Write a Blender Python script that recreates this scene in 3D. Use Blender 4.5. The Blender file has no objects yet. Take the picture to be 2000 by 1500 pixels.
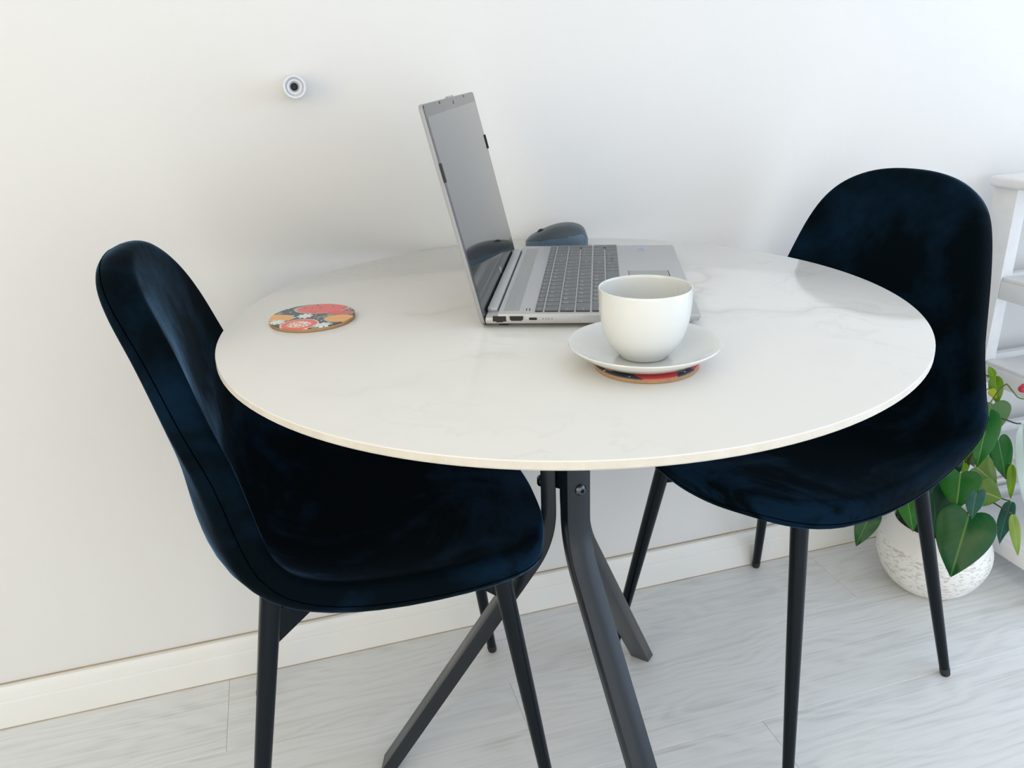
import bpy, bmesh, math, random
import numpy as np
from mathutils import Vector, Matrix
random.seed(7)
S = bpy.context.scene
COL = S.collection
R = math.radians

# ------------------------------------------------------------------ camera
cam_d = bpy.data.cameras.new('camera'); cam = bpy.data.objects.new('camera', cam_d)
COL.objects.link(cam); S.camera = cam
cam_d.sensor_width = 36; cam_d.lens = 28.0153; cam_d.clip_start = .05
_r = Vector((.958184, -.283897, -.035850)); _u = Vector((.138051, .348886, .926942)); _f = Vector((.250648, .893130, -.373489))
cam.matrix_world = Matrix(((_r.x, _u.x, -_f.x, -.31421), (_r.y, _u.y, -_f.y, -1.27703), (_r.z, _u.z, -_f.z, 1.02640), (0, 0, 0, 1)))

# ------------------------------------------------------------------ light
S.view_settings.view_transform = 'Standard'; S.view_settings.look = 'None'
S.view_settings.gamma = 1; S.view_settings.use_curve_mapping = False
S.view_settings.exposure = 0.09
W = bpy.data.worlds.new('daylight'); S.world = W; W.use_nodes = True
bg = W.node_tree.nodes['Background']; bg.inputs[0].default_value = (.80, .89, 1, 1); bg.inputs[1].default_value = .04

def area(name, loc, target, sx, sy, power, col, spread=180):
    d = bpy.data.lights.new(name, 'AREA'); d.shape = 'RECTANGLE'; d.size = sx; d.size_y = sy
    d.energy = power; d.color = col; d.spread = R(spread)
    o = bpy.data.objects.new(name, d); COL.objects.link(o); o.location = loc
    o.rotation_euler = (Vector(target) - Vector(loc)).to_track_quat('-Z', 'Y').to_euler()
    return o
# daylight through the glazed opening in the right wall; behind the camera a broad fill light is added
area('daylight_right', (2.12, -1.50, .98), (0, -1.50, .98), 2.3, 1.9, 40, (.66, .80, 1))
area('fill_rear', (-.2, -3.32, 1.10), (-.2, 0, 1.10), 4.2, 2.1, 51, (.91, .95, 1))
area('daylight_left', (-2.42, -2.25, 1.4), (0, -2.1, 1.3), 1.6, 1.6, 29, (1, .84, .52))

# ------------------------------------------------------------------ node helpers
class NT:
    def __init__(s, name):
        s.m = bpy.data.materials.new(name); s.m.use_nodes = True; s.t = s.m.node_tree
        s.b = s.t.nodes['Principled BSDF']
    def n(s, kind, **kw):
        x = s.t.nodes.new(kind)
        for k, v in kw.items(): setattr(x, k, v)
        return x
    def l(s, a, b): s.t.links.new(a, b)
    def put(s, sock, v):
        if isinstance(v, bpy.types.NodeSocket): s.l(v, sock)
        else:
            if hasattr(sock.default_value, '__len__') and not isinstance(v, (int, float)):
                v = tuple(v); n_ = len(sock.default_value); v = v + (1,) * (n_ - len(v)) if len(v) < n_ else v[:n_]
            sock.default_value = v
    def math(s, op, a, b=0.0, c=0.0):
        x = s.n('ShaderNodeMath', operation=op)
        s.put(x.inputs[0], a); s.put(x.inputs[1], b); s.put(x.inputs[2], c); return x.outputs[0]
    def mix(s, f, a, b, blend='MIX'):
        x = s.n('ShaderNodeMix', data_type='RGBA', blend_type=blend)
        s.put(x.inputs[0], f); s.put(x.inputs[6], a); s.put(x.inputs[7], b); return x.outputs[2]
    def obj(s): return s.n('ShaderNodeTexCoord').outputs['Object']
    def map(s, v, scale=(1, 1, 1), loc=(0, 0, 0), rot=(0, 0, 0)):
        x = s.n('ShaderNodeMapping'); s.l(v, x.inputs[0]); x.inputs[1].default_value = loc; x.inputs[2].default_value = rot; x.inputs[3].default_value = scale
        return x.outputs[0]
    def noise(s, v, scale, detail=3, rough=.5, dist=0):
        x = s.n('ShaderNodeTexNoise'); s.l(v, x.inputs['Vector']); x.inputs['Scale'].default_value = scale
        x.inputs['Detail'].default_value = detail; x.inputs['Roughness'].default_value = rough; x.inputs['Distortion'].default_value = dist
        return x.outputs['Fac']
    def ramp(s, f, *stops):
        x = s.n('ShaderNodeValToRGB'); s.put(x.inputs[0], f); e = x.color_ramp.elements
        while len(e) < len(stops): e.new(.5)
        for k, (pos, c) in enumerate(stops):
            e[k].position = pos; e[k].color = (c, c, c, 1) if isinstance(c, (int, float)) else tuple(c) + (1,)
        return x.outputs[0]
    def bump(s, h, strength=.2, dist=.001):
        x = s.n('ShaderNodeBump'); s.l(h, x.inputs['Height']); x.inputs['Strength'].default_value = strength; x.inputs['Distance'].default_value = dist
        s.l(x.outputs[0], s.b.inputs['Normal'])
    def set(s, **kw):
        for k, v in kw.items(): s.put(s.b.inputs[k.replace('_', ' ')], v)
        return s

def plain(name, col, rough=.5, metal=0, vary=.06, scale=40, bump=0, **kw):
    t = NT(name); o = t.obj(); f = t.noise(o, scale, 4)
    lo = [c * (1 - vary) for c in col]; hi = [min(1, c * (1 + vary)) for c in col]
    t.set(Base_Color=t.mix(f, lo, hi), Roughness=rough, Metallic=metal, **kw)
    if bump: t.bump(t.noise(o, scale * 4, 3), bump, .0006)
    return t.m

# ------------------------------------------------------------------ materials
def m_wall():
    t = NT('white_plaster'); o = t.obj()
    f = t.noise(o, 1.7, 4); t.set(Base_Color=t.mix(f, (.715, .703, .682), (.74, .729, .710)), Roughness=.55)
    h = t.math('ADD', t.math('MULTIPLY', t.noise(t.map(o, (1, 1, .6)), 9, 5, .6), 1.0), t.math('MULTIPLY', t.noise(o, 60, 3), .12))
    t.bump(h, .22, .006); return t.m
def m_plank():
    t = NT('pale_grey_oak_vinyl'); o = t.obj()
    rnd = t.n('ShaderNodeObjectInfo').outputs['Random']
    off = t.n('ShaderNodeCombineXYZ'); t.l(t.math('MULTIPLY', rnd, 37.0), off.inputs[0]); t.l(t.math('MULTIPLY', rnd, 11.0), off.inputs[1])
    v = t.n('ShaderNodeVectorMath', operation='ADD'); t.l(o, v.inputs[0]); t.l(off.outputs[0], v.inputs[1]); v = v.outputs[0]
    warp = t.noise(t.map(v, (1.6, 6, 1)), 1.3, 3)
    y = t.n('ShaderNodeSeparateXYZ'); t.l(v, y.inputs[0])
    rings = t.math('SINE', t.math('ADD', t.math('MULTIPLY', y.outputs[1], 210.0), t.math('MULTIPLY', warp, 75.0)))
    fine = t.noise(t.map(v, (7, 260, 1)), 1.0, 4, .65)
    broad = t.noise(t.map(v, (1.2, 16, 1)), 1.6, 6, .62, .5)
    streak = t.noise(t.map(v, (1.8, 120, 1)), 1.6, 5, .65, .25)
    f = t.math('ADD', t.math('MULTIPLY', rings, .045), t.math('ADD', t.math('MULTIPLY', fine, .34), t.math('ADD', t.math('MULTIPLY', broad, .36), t.math('MULTIPLY', streak, .36))))
    c = t.ramp(f, (.37, (.61, .612, .60)), (.46, (.725, .733, .73)), (.54, (.785, .795, .795)), (.68, (.83, .84, .84)))
    c = t.mix(t.math('MULTIPLY', rnd, .16), c, (.64, .635, .61))
    t.set(Base_Color=c, Roughness=t.ramp(fine, (.3, .42), (.7, .30)), Specular_IOR_Level=.4)
    t.bump(t.math('ADD', t.math('MULTIPLY', fine, .6), t.math('MULTIPLY', rings, .1)), .08, .001); return t.m
def m_skirt():
    t = NT('painted_skirting'); o = t.obj(); f = t.noise(t.map(o, (.7, 1, 3)), 3, 4)
    g = t.noise(t.map(o, (.5, 1, 8)), 4, 5, .7)
    c = t.mix(f, (.76, .745, .70), (.82, .81, .78)); c = t.mix(t.ramp(g, (.60, 0), (.75, .18)), c, (.55, .47, .36))
    t.set(Base_Color=c, Roughness=.3); return t.m
def m_marble():
    t = NT('white_sintered_stone'); o = t.obj()
    w = t.n('ShaderNodeVectorMath', operation='ADD'); t.l(t.map(o, (1, 1, 0), (.31, .12, 0), (0, 0, .5)), w.inputs[0])
    nz = t.n('ShaderNodeTexNoise'); t.l(o, nz.inputs['Vector']); nz.inputs['Scale'].default_value = 4; nz.inputs['Detail'].default_value = 6
    sc = t.n('ShaderNodeVectorMath', operation='SCALE'); t.l(nz.outputs['Color'], sc.inputs[0]); sc.inputs['Scale'].default_value = .30; t.l(sc.outputs[0], w.inputs[1])
    n1 = t.noise(w.outputs[0], 2.1, 4, .5); a = t.math('ABSOLUTE', t.math('SUBTRACT', n1, .5))
    n2 = t.noise(w.outputs[0], 4.6, 5, .6); b = t.math('ABSOLUTE', t.math('SUBTRACT', n2, .52))
    patch = t.ramp(t.noise(o, 3.2, 2), (.46, 0), (.64, 1))
    v1 = t.math('MULTIPLY', t.ramp(a, (0, .95), (.012, .42), (.05, 0)), patch)
    v2 = t.math('MULTIPLY', t.ramp(b, (0, .45), (.010, .12), (.03, 0)), patch)
    cloud = t.math('MULTIPLY', t.ramp(t.noise(o, 5, 4), (.5, 0), (.75, .25)), patch)
    f = t.math('MULTIPLY', t.math('MAXIMUM', t.math('MAXIMUM', v1, v2), cloud), .62)
    t.set(Base_Color=t.mix(f, (.765, .75, .72), (.50, .49, .46)), Roughness=.10, Specular_IOR_Level=.13); return t.m
def m_rim():
    t = NT('unglazed_stone_edge'); o = t.obj(); f = t.noise(o, 30, 5, .7)
    t.set(Base_Color=t.mix(t.ramp(f, (.35, 0), (.7, 1)), (.60, .555, .475), (.68, .64, .57)), Roughness=.6); return t.m
def m_velvet():
    t = NT('midnight_velvet'); o = t.obj()
    f = t.noise(t.map(o, (1, 1, 1)), 5.5, 5, .62, .8); g = t.noise(o, 260, 2)
    brush = t.ramp(f, (.48, 0), (.66, 1))
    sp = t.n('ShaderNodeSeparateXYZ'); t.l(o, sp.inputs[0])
    front_sheen = t.math('MULTIPLY', t.ramp(t.noise(t.map(o, (9, 3, 9)), 1.6, 4, .6, 1.0), (.46, 0), (.60, 1)), t.ramp(sp.outputs[0], (.08, 0), (.20, 1)))   # painted highlight: bluer colour and extra sheen along the front of the seat
    t.set(Base_Color=t.mix(front_sheen, t.mix(brush, (.0008, .0032, .0052), (.0026, .0115, .0250)), (.0035, .016, .037)), Roughness=.8, Specular_IOR_Level=.03,
          Sheen_Weight=t.math('MINIMUM', t.math('ADD', t.math('ADD', t.math('MULTIPLY', brush, .66), .19), t.math('MULTIPLY', front_sheen, .30)), 1.0), Sheen_Roughness=.21, Sheen_Tint=(.30, .58, .92))
    t.bump(t.math('ADD', t.math('MULTIPLY', g, .25), f), .25, .003); return t.m
M = {}
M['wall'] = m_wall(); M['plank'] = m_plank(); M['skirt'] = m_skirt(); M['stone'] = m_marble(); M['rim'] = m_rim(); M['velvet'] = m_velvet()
M['white_paint'] = plain('white_paint', (.78, .78, .77), .5)
M['shelf_paint'] = plain('white_satin_lacquer', (.86, .86, .86), .38)
M['caulk'] = plain('dusty_joint', (.44, .35, .245), .8, vary=.35, scale=12)
M['subfloor'] = plain('dark_underlay', (.16, .15, .135), .9)
M['ceiling'] = plain('white_ceiling_paint', (.8, .8, .79), .8)
M['black_metal'] = plain('black_powder_coat', (.0015, .0050, .0085), .22, .0, .2, 400, .02, Specular_IOR_Level=.20)
M['table_metal'] = plain('charcoal_powder_coat', (.0055, .0100, .0155), .25, .0, .25, 500, .10, Specular_IOR_Level=.42)
M['bolt'] = plain('dark_steel', (.10, .11, .12), .25, 1)
M['rubber'] = plain('black_rubber', (.012, .013, .015), .6)
M['thread'] = plain('dark_seam', (.0004, .0008, .0014), 1.0, Specular_IOR_Level=0.0)
M['porcelain'] = plain('white_porcelain', (.72, .73, .71), .09, 0, .01, 20, Coat_Weight=.5, Coat_Roughness=.03)
M['silver'] = plain('silver_laptop_shell', (.47, .475, .485), .38, .35, .03, 300)
M['lid_edge'] = plain('grey_lid_edge', (.33, .325, .335), .5, 0, .03, 300)
M['pad'] = plain('touchpad_surface', (.36, .37, .365), .42, .3, .03, 300)
M['silver_side'] = plain('silver_laptop_side', (.46, .465, .475), .34, .35, .03, 300)
M['key'] = plain('graphite_key', (.115, .122, .128), .42, 0, .1, 200)
M['well'] = plain('dark_key_gap', (.010, .010, .012), .6)
M['legend'] = plain('white_key_print', (.62, .64, .65), .6)
M['screen'] = plain('dark_display_glass', (.010, .012, .014), .07, 0, .1, 30, Specular_IOR_Level=1.0, Coat_Weight=.35, Coat_Roughness=.05)
M['bezel'] = plain('dark_bezel', (.016, .018, .021), .16, 0, .1, 200, Specular_IOR_Level=1.0)
M['port'] = plain('port_black', (.008, .008, .010), .5)
M['badge'] = plain('blue_badge_print', (.10, .36, .72), .5)
M['mouse_top'] = plain('slate_mouse_plastic', (.050, .068, .080), .38, 0, .12, 600, .1)
M['mouse_side'] = plain('blue_grey_mouse_grip', (.075, .125, .170), .32, 0, .3, 900, .3)
M['stop_white'] = plain('white_plastic', (.76, .78, .82), .4)
M['soil'] = plain('dark_compost', (.03, .022, .016), .95, 0, .4, 60, .5)
M['stem'] = plain('green_stem', (.16, .23, .05), .5)
M['stem_dark'] = plain('brown_green_stem', (.075, .085, .03), .5)
M['red_spathe'] = plain('crimson_flower', (.62, .035, .09), .35, 0, .15, 60)
M['cork'] = plain('cork_backing', (.42, .26, .13), .8, 0, .3, 250, .2)

def m_pot():
    t = NT('white_carved_ceramic'); o = t.obj(); z = t.n('ShaderNodeSeparateXYZ'); t.l(o, z.inputs[0])
    f = t.noise(t.map(o, (85, 85, 300)), 1.0, 3, .6, .4)
    body = t.ramp(t.math('SUBTRACT', .112, z.outputs[2]), (0, 0), (.004, 1))
    chip = t.math('MULTIPLY', t.ramp(f, (.54, 0), (.60, 1)), body)
    t.set(Base_Color=t.mix(chip, (.88, .87, .84), (.66, .61, .55)), Roughness=t.math('ADD', .18, t.math('MULTIPLY', body, .35)))
    t.bump(t.math('MULTIPLY', chip, -1.0), .5, .002); return t.m
M['pot'] = m_pot()
def m_leaf(name, dark, light, edge, rough=.28, amt=.5, trans=.15):
    t = NT(name); uv = t.n('ShaderNodeUVMap').outputs[0]; s = t.n('ShaderNodeSeparateXYZ'); t.l(uv, s.inputs[0])
    a = t.math('ABSOLUTE', t.math('SUBTRACT', s.outputs[0], .5)); v = s.outputs[1]
    mid = t.ramp(a, (0, 1), (.012, .6), (.024, 0))
    side = t.math('SINE', t.math('MULTIPLY', t.math('SUBTRACT', v, t.math('MULTIPLY', a, .9)), 38.0))
    vein = t.math('MAXIMUM', mid, t.math('MULTIPLY', t.ramp(side, (.97, 0), (1, .16)), t.ramp(a, (.40, 1), (.5, .2))))
    f = t.noise(t.obj(), 22, 3)
    c = t.mix(t.math('MULTIPLY', t.ramp(f, (.35, 0), (.7, 1)), amt), dark, light)
    c = t.mix(vein, c, edge)
    t.set(Base_Color=c, Roughness=rough, Specular_IOR_Level=.32, Subsurface_Weight=0)
    t.b.inputs['Transmission Weight'].default_value = 0
    tr = t.n('ShaderNodeBsdfTranslucent'); t.l(c, tr.inputs[0]); mx = t.n('ShaderNodeMixShader'); mx.inputs[0].default_value = trans
    out = t.t.nodes['Material Output']; t.l(t.b.outputs[0], mx.inputs[1]); t.l(tr.outputs[0], mx.inputs[2]); t.l(mx.outputs[0], out.inputs[0])
    return t.m
LEAF = [m_leaf('deep_green_leaf', (.006, .080, .020), (.012, .125, .032), (.10, .26, .05)),
        m_leaf('bright_tip_green_leaf', (.012, .115, .02), (.06, .22, .008), (.18, .32, .08)),
        m_leaf('blue_green_leaf', (.04, .16, .12), (.11, .27, .22), (.24, .40, .30), .18),
        m_leaf('olive_leaf', (.075, .15, .008), (.13, .21, .014), (.28, .36, .06)),
        m_leaf('mid_green_leaf', (.015, .14, .022), (.03, .20, .04), (.16, .34, .10)),
        m_leaf('grey_green_leaf', (.10, .22, .07), (.14, .28, .11), (.08, .16, .05), .4),
        m_leaf('lime_leaf', (.18, .36, .015), (.30, .48, .03), (.42, .56, .10), .35, .5, .3),
        m_leaf('fading_leaf', (.24, .36, .07), (.34, .42, .10), (.44, .50, .22), .4),
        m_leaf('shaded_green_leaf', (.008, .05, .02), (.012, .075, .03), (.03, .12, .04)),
        m_leaf('yellow_leaf', (.50, .56, .02), (.62, .66, .06), (.66, .70, .2), .4, .5, .3),
        m_leaf('pale_spathe', (.64, .76, .74), (.76, .84, .83), (.42, .56, .48), .4, .6, .35),
        m_leaf('silvery_leaf_back', (.52, .60, .54), (.60, .67, .61), (.40, .50, .40), .5, .5, .35)]

# ------------------------------------------------------------------ object helpers
def link(name, mesh, parent=None):
    o = bpy.data.objects.new(name, mesh); COL.objects.link(o)
    if parent is not None: o.parent = parent
    return o
def tag(o, label, cat, group=None):
    o['label'] = label; o['category'] = cat
    if group: o['group'] = group
    return o
def struct(o): o['kind'] = 'structure'; return o
def thing(name, label, cat, loc=(0, 0, 0), rz=0, group=None):
    o = bpy.data.objects.new(name, None); COL.objects.link(o); o.location = loc; o.rotation_euler = (0, 0, rz); o.empty_display_size = .05
    return tag(o, label, cat, group)
def bm_obj(name, bm, mat, parent=None, smooth=False, angle=None):
    bmesh.ops.recalc_face_normals(bm, faces=bm.faces)
    me = bpy.data.meshes.new(name); bm.to_mesh(me); bm.free()
    for mm in (mat if isinstance(mat, (list, tuple)) else [mat]): me.materials.append(mm)
    if smooth:
        for f in me.polygons: f.use_smooth = True
        if angle is not None: me.set_sharp_from_angle(angle=R(angle))
    return link(name, me, parent)
def add_box(bm, c, s, rot=None, bevel=0, seg=2):
    g = bmesh.ops.create_cube(bm, size=1)['verts']
    mt = Matrix.Translation(c) @ (rot.to_4x4() if rot else Matrix.Identity(4)) @ Matrix.Diagonal((*s, 1))
    bmesh.ops.transform(bm, matrix=mt, verts=g)
    if bevel:
        es = list({e for v in g for e in v.link_edges}); bmesh.ops.bevel(bm, geom=es, offset=bevel, segments=seg, affect='EDGES', profile=.5)
def box(name, c, s, mat, parent=None, rot=None, bevel=0, smooth=False):
    bm = bmesh.new(); add_box(bm, c, s, rot, bevel); return bm_obj(name, bm, mat, parent, bevel > 0, 40 if bevel > 0 else None)
def lathe_bm(prof, n=64, bm=None, c=(0, 0, 0)):
    bm = bm or bmesh.new(); rings = []
    for r, z in prof:
        if r < 1e-6: rings.append([bm.verts.new((c[0], c[1], c[2] + z))])
        else: rings.append([bm.verts.new((c[0] + r * math.cos(2 * math.pi * k / n), c[1] + r * math.sin(2 * math.pi * k / n), c[2] + z)) for k in range(n)])
    for a, b in zip(rings, rings[1:]):
        for k in range(n):
            k2 = (k + 1) % n
            if len(a) == 1 and len(b) == 1: continue
            if len(a) == 1: bm.faces.new((a[0], b[k], b[k2]))
            elif len(b) == 1: bm.faces.new((a[k], b[0], a[k2]))
            else: bm.faces.new((a[k], b[k], b[k2], a[k2]))
    return bm
def sweep_bm(path, sect, closed=False, bm=None, up=None):
    """sect(k) -> list of (a,b) offsets along side/normal; path list of Vector"""
    bm = bm or bmesh.new(); rings = []; n = len(path)
    for k, P in enumerate(path):
        a = path[(k - 1) % n] if (closed or k > 0) else P; b = path[(k + 1) % n] if (closed or k < n - 1) else P
        t = (b - a).normalized(); U = up if up is not None else Vector((0, 0, 1) if abs(t.z) < .95 else (1, 0, 0))
        s = t.cross(U).normalized(); q = s.cross(t).normalized()
        rings.append([bm.verts.new(P + s * x + q * y) for x, y in sect(k)])
    m = len(rings[0]); pairs = list(zip(rings, rings[1:])) + ([(rings[-1], rings[0])] if closed else [])
    for a, b in pairs:
        for i in range(m): bm.faces.new((a[i], a[(i + 1) % m], b[(i + 1) % m], b[i]))
    if not closed: bm.faces.new(rings[0]); bm.faces.new(rings[-1][::-1])
    return bm
def circ(r, n=12): return [(r * math.cos(2 * math.pi * i / n), r * math.sin(2 * math.pi * i / n)) for i in range(n)]
def smooth_path(pts, n):
    out = []; P = [pts[0] * 2 - pts[1]] + list(pts) + [pts[-1] * 2 - pts[-2]]
    for k in range(n + 1):
        x = k / n * (len(pts) - 1); i = min(int(x), len(pts) - 2); f = x - i; a, b, c, d = P[i:i + 4]
        out.append(.5 * (2 * b + (c - a) * f + (2 * a - 5 * b + 4 * c - d) * f * f + (3 * b - a - 3 * c + d) * f ** 3))
    return out

# ------------------------------------------------------------------ the room
XL, XR, YF, H = -2.4, 2.1, -3.3, 2.5
struct(box('wall_back', ((XL + XR) / 2, .05, H / 2), (XR - XL + .2, .1, H), M['wall']))
struct(box('ceiling', ((XL + XR) / 2, YF / 2 + .05, H + .05), (XR - XL + .2, -YF + .3, .1), M['ceiling']))
def holed(name, axis, pos, lo, hi, a0, a1, z0, z1):
    bm = bmesh.new()
    def b(u0, u1, w0, w1):
        c = [(u0 + u1) / 2, (w0 + w1) / 2]
        if axis == 'x': add_box(bm, (pos, c[0], c[1]), (.1, u1 - u0, w1 - w0))
        else: add_box(bm, (c[0], pos, c[1]), (u1 - u0, .1, w1 - w0))
    b(lo, a0, 0, H); b(a1, hi, 0, H); b(a0, a1, 0, z0) if z0 > 0 else None; b(a0, a1, z1, H)
    return struct(bm_obj(name, bm, M['wall']))
RW = (-2.65, -.35, .03, 1.93)      # right opening: y0 y1 z0 z1
FW = (-2.3, 1.9, .05, 2.15)  # opening added behind the camera to let the fill light in
LW = (-3.1, -1.4, .60, 2.20)
holed('wall_right', 'x', XR + .05, YF, 0, *RW)
holed('wall_front', 'y', YF - .05, XL - .1, XR + .1, *FW)
holed('wall_left', 'x', XL - .05, YF, 0, *LW)
def frame(name, axis, pos, a0, a1, z0, z1):
    bm = bmesh.new(); t = .05
    for (u0, u1, w0, w1) in ((a0, a1, z0, z0 + t), (a0, a1, z1 - t, z1), (a0, a0 + t, z0 + t, z1 - t), (a1 - t, a1, z0 + t, z1 - t), ((a0 + a1) / 2 - t / 2, (a0 + a1) / 2 + t / 2, z0 + t, z1 - t)):
        c = ((u0 + u1) / 2, (w0 + w1) / 2)
        if axis == 'x': add_box(bm, (pos, c[0], c[1]), (.04, u1 - u0, w1 - w0))
        else: add_box(bm, (c[0], pos, c[1]), (u1 - u0, .04, w1 - w0))
    return struct(bm_obj(name, bm, M['white_paint']))
frame('window_1', 'x', XR + .07, *RW); frame('rear_fill_frame', 'y', YF - .07, *FW); frame('window_3', 'x', XL - .07, *LW)  # the rear frame is unseen, added around the fill light's opening

floor = struct(box('floor', ((XL + XR) / 2, YF / 2, -.031), (XR - XL, -YF, .05), M['subfloor']))
PL, PW, GAP = 1.216, .219, .0003
def plank_mesh(L, w):
    bm = bmesh.new(); add_box(bm, (0, 0, -.003), (L - GAP, w - GAP, .006), None, .0006, 1)
    me = bpy.data.meshes.new('plank'); bm.to_mesh(me); bm.free(); me.materials.append(M['plank']); return me
cache = {}
edges_y = [0, -.190] + [-.190 - PW * k for k in range(1, 15)]
starts = [.698, -.035, .338, .05, .52, -.28, .21, -.45, .6, .12, -.2, .4, 0, .3, -.1]
for r in range(len(edges_y) - 1):
    y1, y0 = edges_y[r], max(edges_y[r + 1], YF)
    if y1 <= YF + .02: break
    x = starts[r] - PL * 3
    while x < XR:
        a, b = max(x, XL), min(x + PL, XR); x += PL
        if b - a < .03: continue
        key = (round(b - a, 4), round(y1 - y0, 4))
        if key not in cache: cache[key] = plank_mesh(*key)
        o = link('plank', cache[key], floor); o.location = ((a + b) / 2, (y0 + y1) / 2, 0)

prof = [(0, .0), (-.018, .0), (-.018, .050), (-.0172, .0525), (-.0160, .0535), (-.0160, .0565), (-.0148, .060), (-.0135, .066), (-.0120, .073), (-.0085, .0777), (-.003, .0787), (0, .0787)]
bm = bmesh.new(); ends = []
for X in (XL, XR): ends.append([bm.verts.new((X, y, z + .0012)) for y, z in prof])
n = len(prof)
for i in range(n): bm.faces.new((ends[0][i], ends[0][(i + 1) % n], ends[1][(i + 1) % n], ends[1][i]))
bm.faces.new(ends[0]); bm.faces.new(ends[1][::-1])
bb = struct(bm_obj('baseboard_back', bm, M['skirt'], None, True, 35))
box('joint_line', ((XL + XR) / 2, -.0178, .0008), (XR - XL, .0024, .0016), M['caulk'], bb)
box('joint_line', ((XL + XR) / 2, -.0016, .0803), (XR - XL, .0030, .0016), M['caulk'], bb)

# ------------------------------------------------------------------ dining table
TX, TY, TZ, TR = 0.0, -.403, .7513, .4006
table = thing('dining_table', 'round white marble-look dining table on a black three-legged base', 'table', (TX, TY, 0))
def top_prof(r, z0, z1):
    e = .0012
    return [(0, z0), (r - .002, z0), (r, z0 + .002), (r, z1 - e), (r - e * .3, z1 - e * .3), (r - e, z1), (0, z1)]
bm = lathe_bm(top_prof(TR, TZ - .0095, TZ), 160)
for f in bm.faces:
    if abs(f.normal.z) < .5 and f.calc_center_median().z < TZ - .0008: f.material_index = 1
for f in bm.faces:
    c = f.calc_center_median()
    if c.z < TZ - .0011 and math.hypot(c.x, c.y) > TR * .8: f.material_index = 1
top = bm_obj('tabletop', bm, [M['stone'], M['rim']], table, True, 25)
BX, BY = .0040, .0127     # base centre relative to the table origin
def table_leg(ang):
    d = Vector((math.cos(ang), math.sin(ang), 0)); tn = Vector((-d.y, d.x, 0))
    r0, zk, rf, w, th = .0335, .4250, .297, .036, .020
    # centre line of the tube: outer face minus half thickness
    def outer(s): return s
    pts = []; top = Vector((r0, .735)); k = Vector((r0, zk)); ft = Vector((rf, 0))
    dn = (ft - k).normalized(); br = .045
    a = k + Vector((0, br)); b = k + dn * br
    line = [top, Vector((r0, .60))]
    for i in range(11):
        t = i / 10; line.append((1 - t) ** 2 * a + 2 * t * (1 - t) * k + t * t * b)
    line.append(ft)
    bm = bmesh.new(); rings = []
    for i, P in enumerate(line):
        A = line[max(i - 1, 0)]; B = line[min(i + 1, len(line) - 1)]; t = (B - A).normalized()
        nrm = Vector((-t.y, t.x)) # outward-left of downwards travel
        if nrm.x < 0: nrm = -nrm
        if i == len(line) - 1: inner = Vector((P.x - th / abs(t.y), 0))
        else: inner = P - nrm * th
        ring = []
        for q, sgn in ((P, -1), (P, 1), (inner, 1), (inner, -1)):
            v = d * q.x + tn * (sgn * w / 2); ring.append(bm.verts.new((BX + v.x, BY + v.y, q.y)))
        rings.append(ring)
    for A, B in zip(rings, rings[1:]):
        for i in range(4): bm.faces.new((A[i], A[(i + 1) % 4], B[(i + 1) % 4], B[i]))
    bm.faces.new(rings[0]); bm.faces.new(rings[-1][::-1])
    bmesh.ops.recalc_face_normals(bm, faces=bm.faces)
    es = [e for e in bm.edges if len(e.link_faces) == 2 and e.calc_face_angle(0) > R(60)]
    bmesh.ops.bevel(bm, geom=es, offset=.0022, segments=2, affect='EDGES', profile=.5)
    o = bm_obj('leg', bm, M['table_metal'], table, True, 35)
    # bolt head on the outer face
    bz = .5075
    P = Vector((BX, BY, bz)) + d * (r0 + .0002) + tn * .002
    rot = Matrix((tuple(tn), (0, 0, 1), tuple(d))).transposed()
    bmb = lathe_bm([(0, 0), (.0078, 0), (.0080, .0012), (.0062, .0036), (.0040, .0046), (.0028, .0046), (.0026, .0018), (0, .0018)], 20)
    bmesh.ops.transform(bmb, matrix=Matrix.Translation(P) @ rot.to_4x4(), verts=bmb.verts)
    bm_obj('bolt', bmb, M['bolt'], o, True, 40)
for a in (41.5, 161.5, -78.5): table_leg(R(a))
# central mounting tube and the round plate under the stone
bm = bmesh.new()
hexp = [(R(a + s), .0118 if abs(s) < 1 else .020) for a in (41.5, 161.5, -78.5) for s in (-62, 0)]
ring = []
for z in (.500, .735):
    ring.append([bm.verts.new((BX + .0165 * math.cos(R(a)), BY + .0165 * math.sin(R(a)), z)) for a in (11.5, 71.5, 131.5, 191.5, 251.5, 311.5)])
for i in range(6): bm.faces.new((ring[0][i], ring[0][(i + 1) % 6], ring[1][(i + 1) % 6], ring[1][i]))
bm.faces.new(ring[0][::-1]); bm.faces.new(ring[1])
bm_obj('mounting_post', bm, M['table_metal'], table)
bm_obj('support_plate', lathe_bm([(0, .735), (.17, .735), (.17, .7418), (0, .7418)], 48, c=(BX, BY, 0)), M['table_metal'], table, True, 40)

# ------------------------------------------------------------------ dining chairs
def cr(pts, u):
    pts = np.asarray(pts, float); n = len(pts) - 1
    P = np.vstack([2 * pts[0] - pts[1], pts, 2 * pts[-1] - pts[-2]])
    x = np.clip(u, 0, 1) * n; i = np.minimum(x.astype(int), n - 1); f = (x - i)[:, None]
    a, b, c, d = P[i], P[i + 1], P[i + 2], P[i + 3]
    return .5 * (2 * b + (c - a) * f + (2 * a - 5 * b + 4 * c - d) * f ** 2 + (3 * b - a - 3 * c + d) * f ** 3)
SH = dict(prof=np.array([[-.2578, .8476], [-.2283, .7543], [-.2091, .6352], [-.1856, .4981], [-.0769, .4361], [.1582, .4485], [.2208, .4457]]),
          w=np.array([.2107, .1849, .1891, .226, .2338, .2583, .1609]), c=np.array([.0167, .0282, .0587, .0408, .0196]), h=.0217, n=2.3399)
NTH = 128
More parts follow.
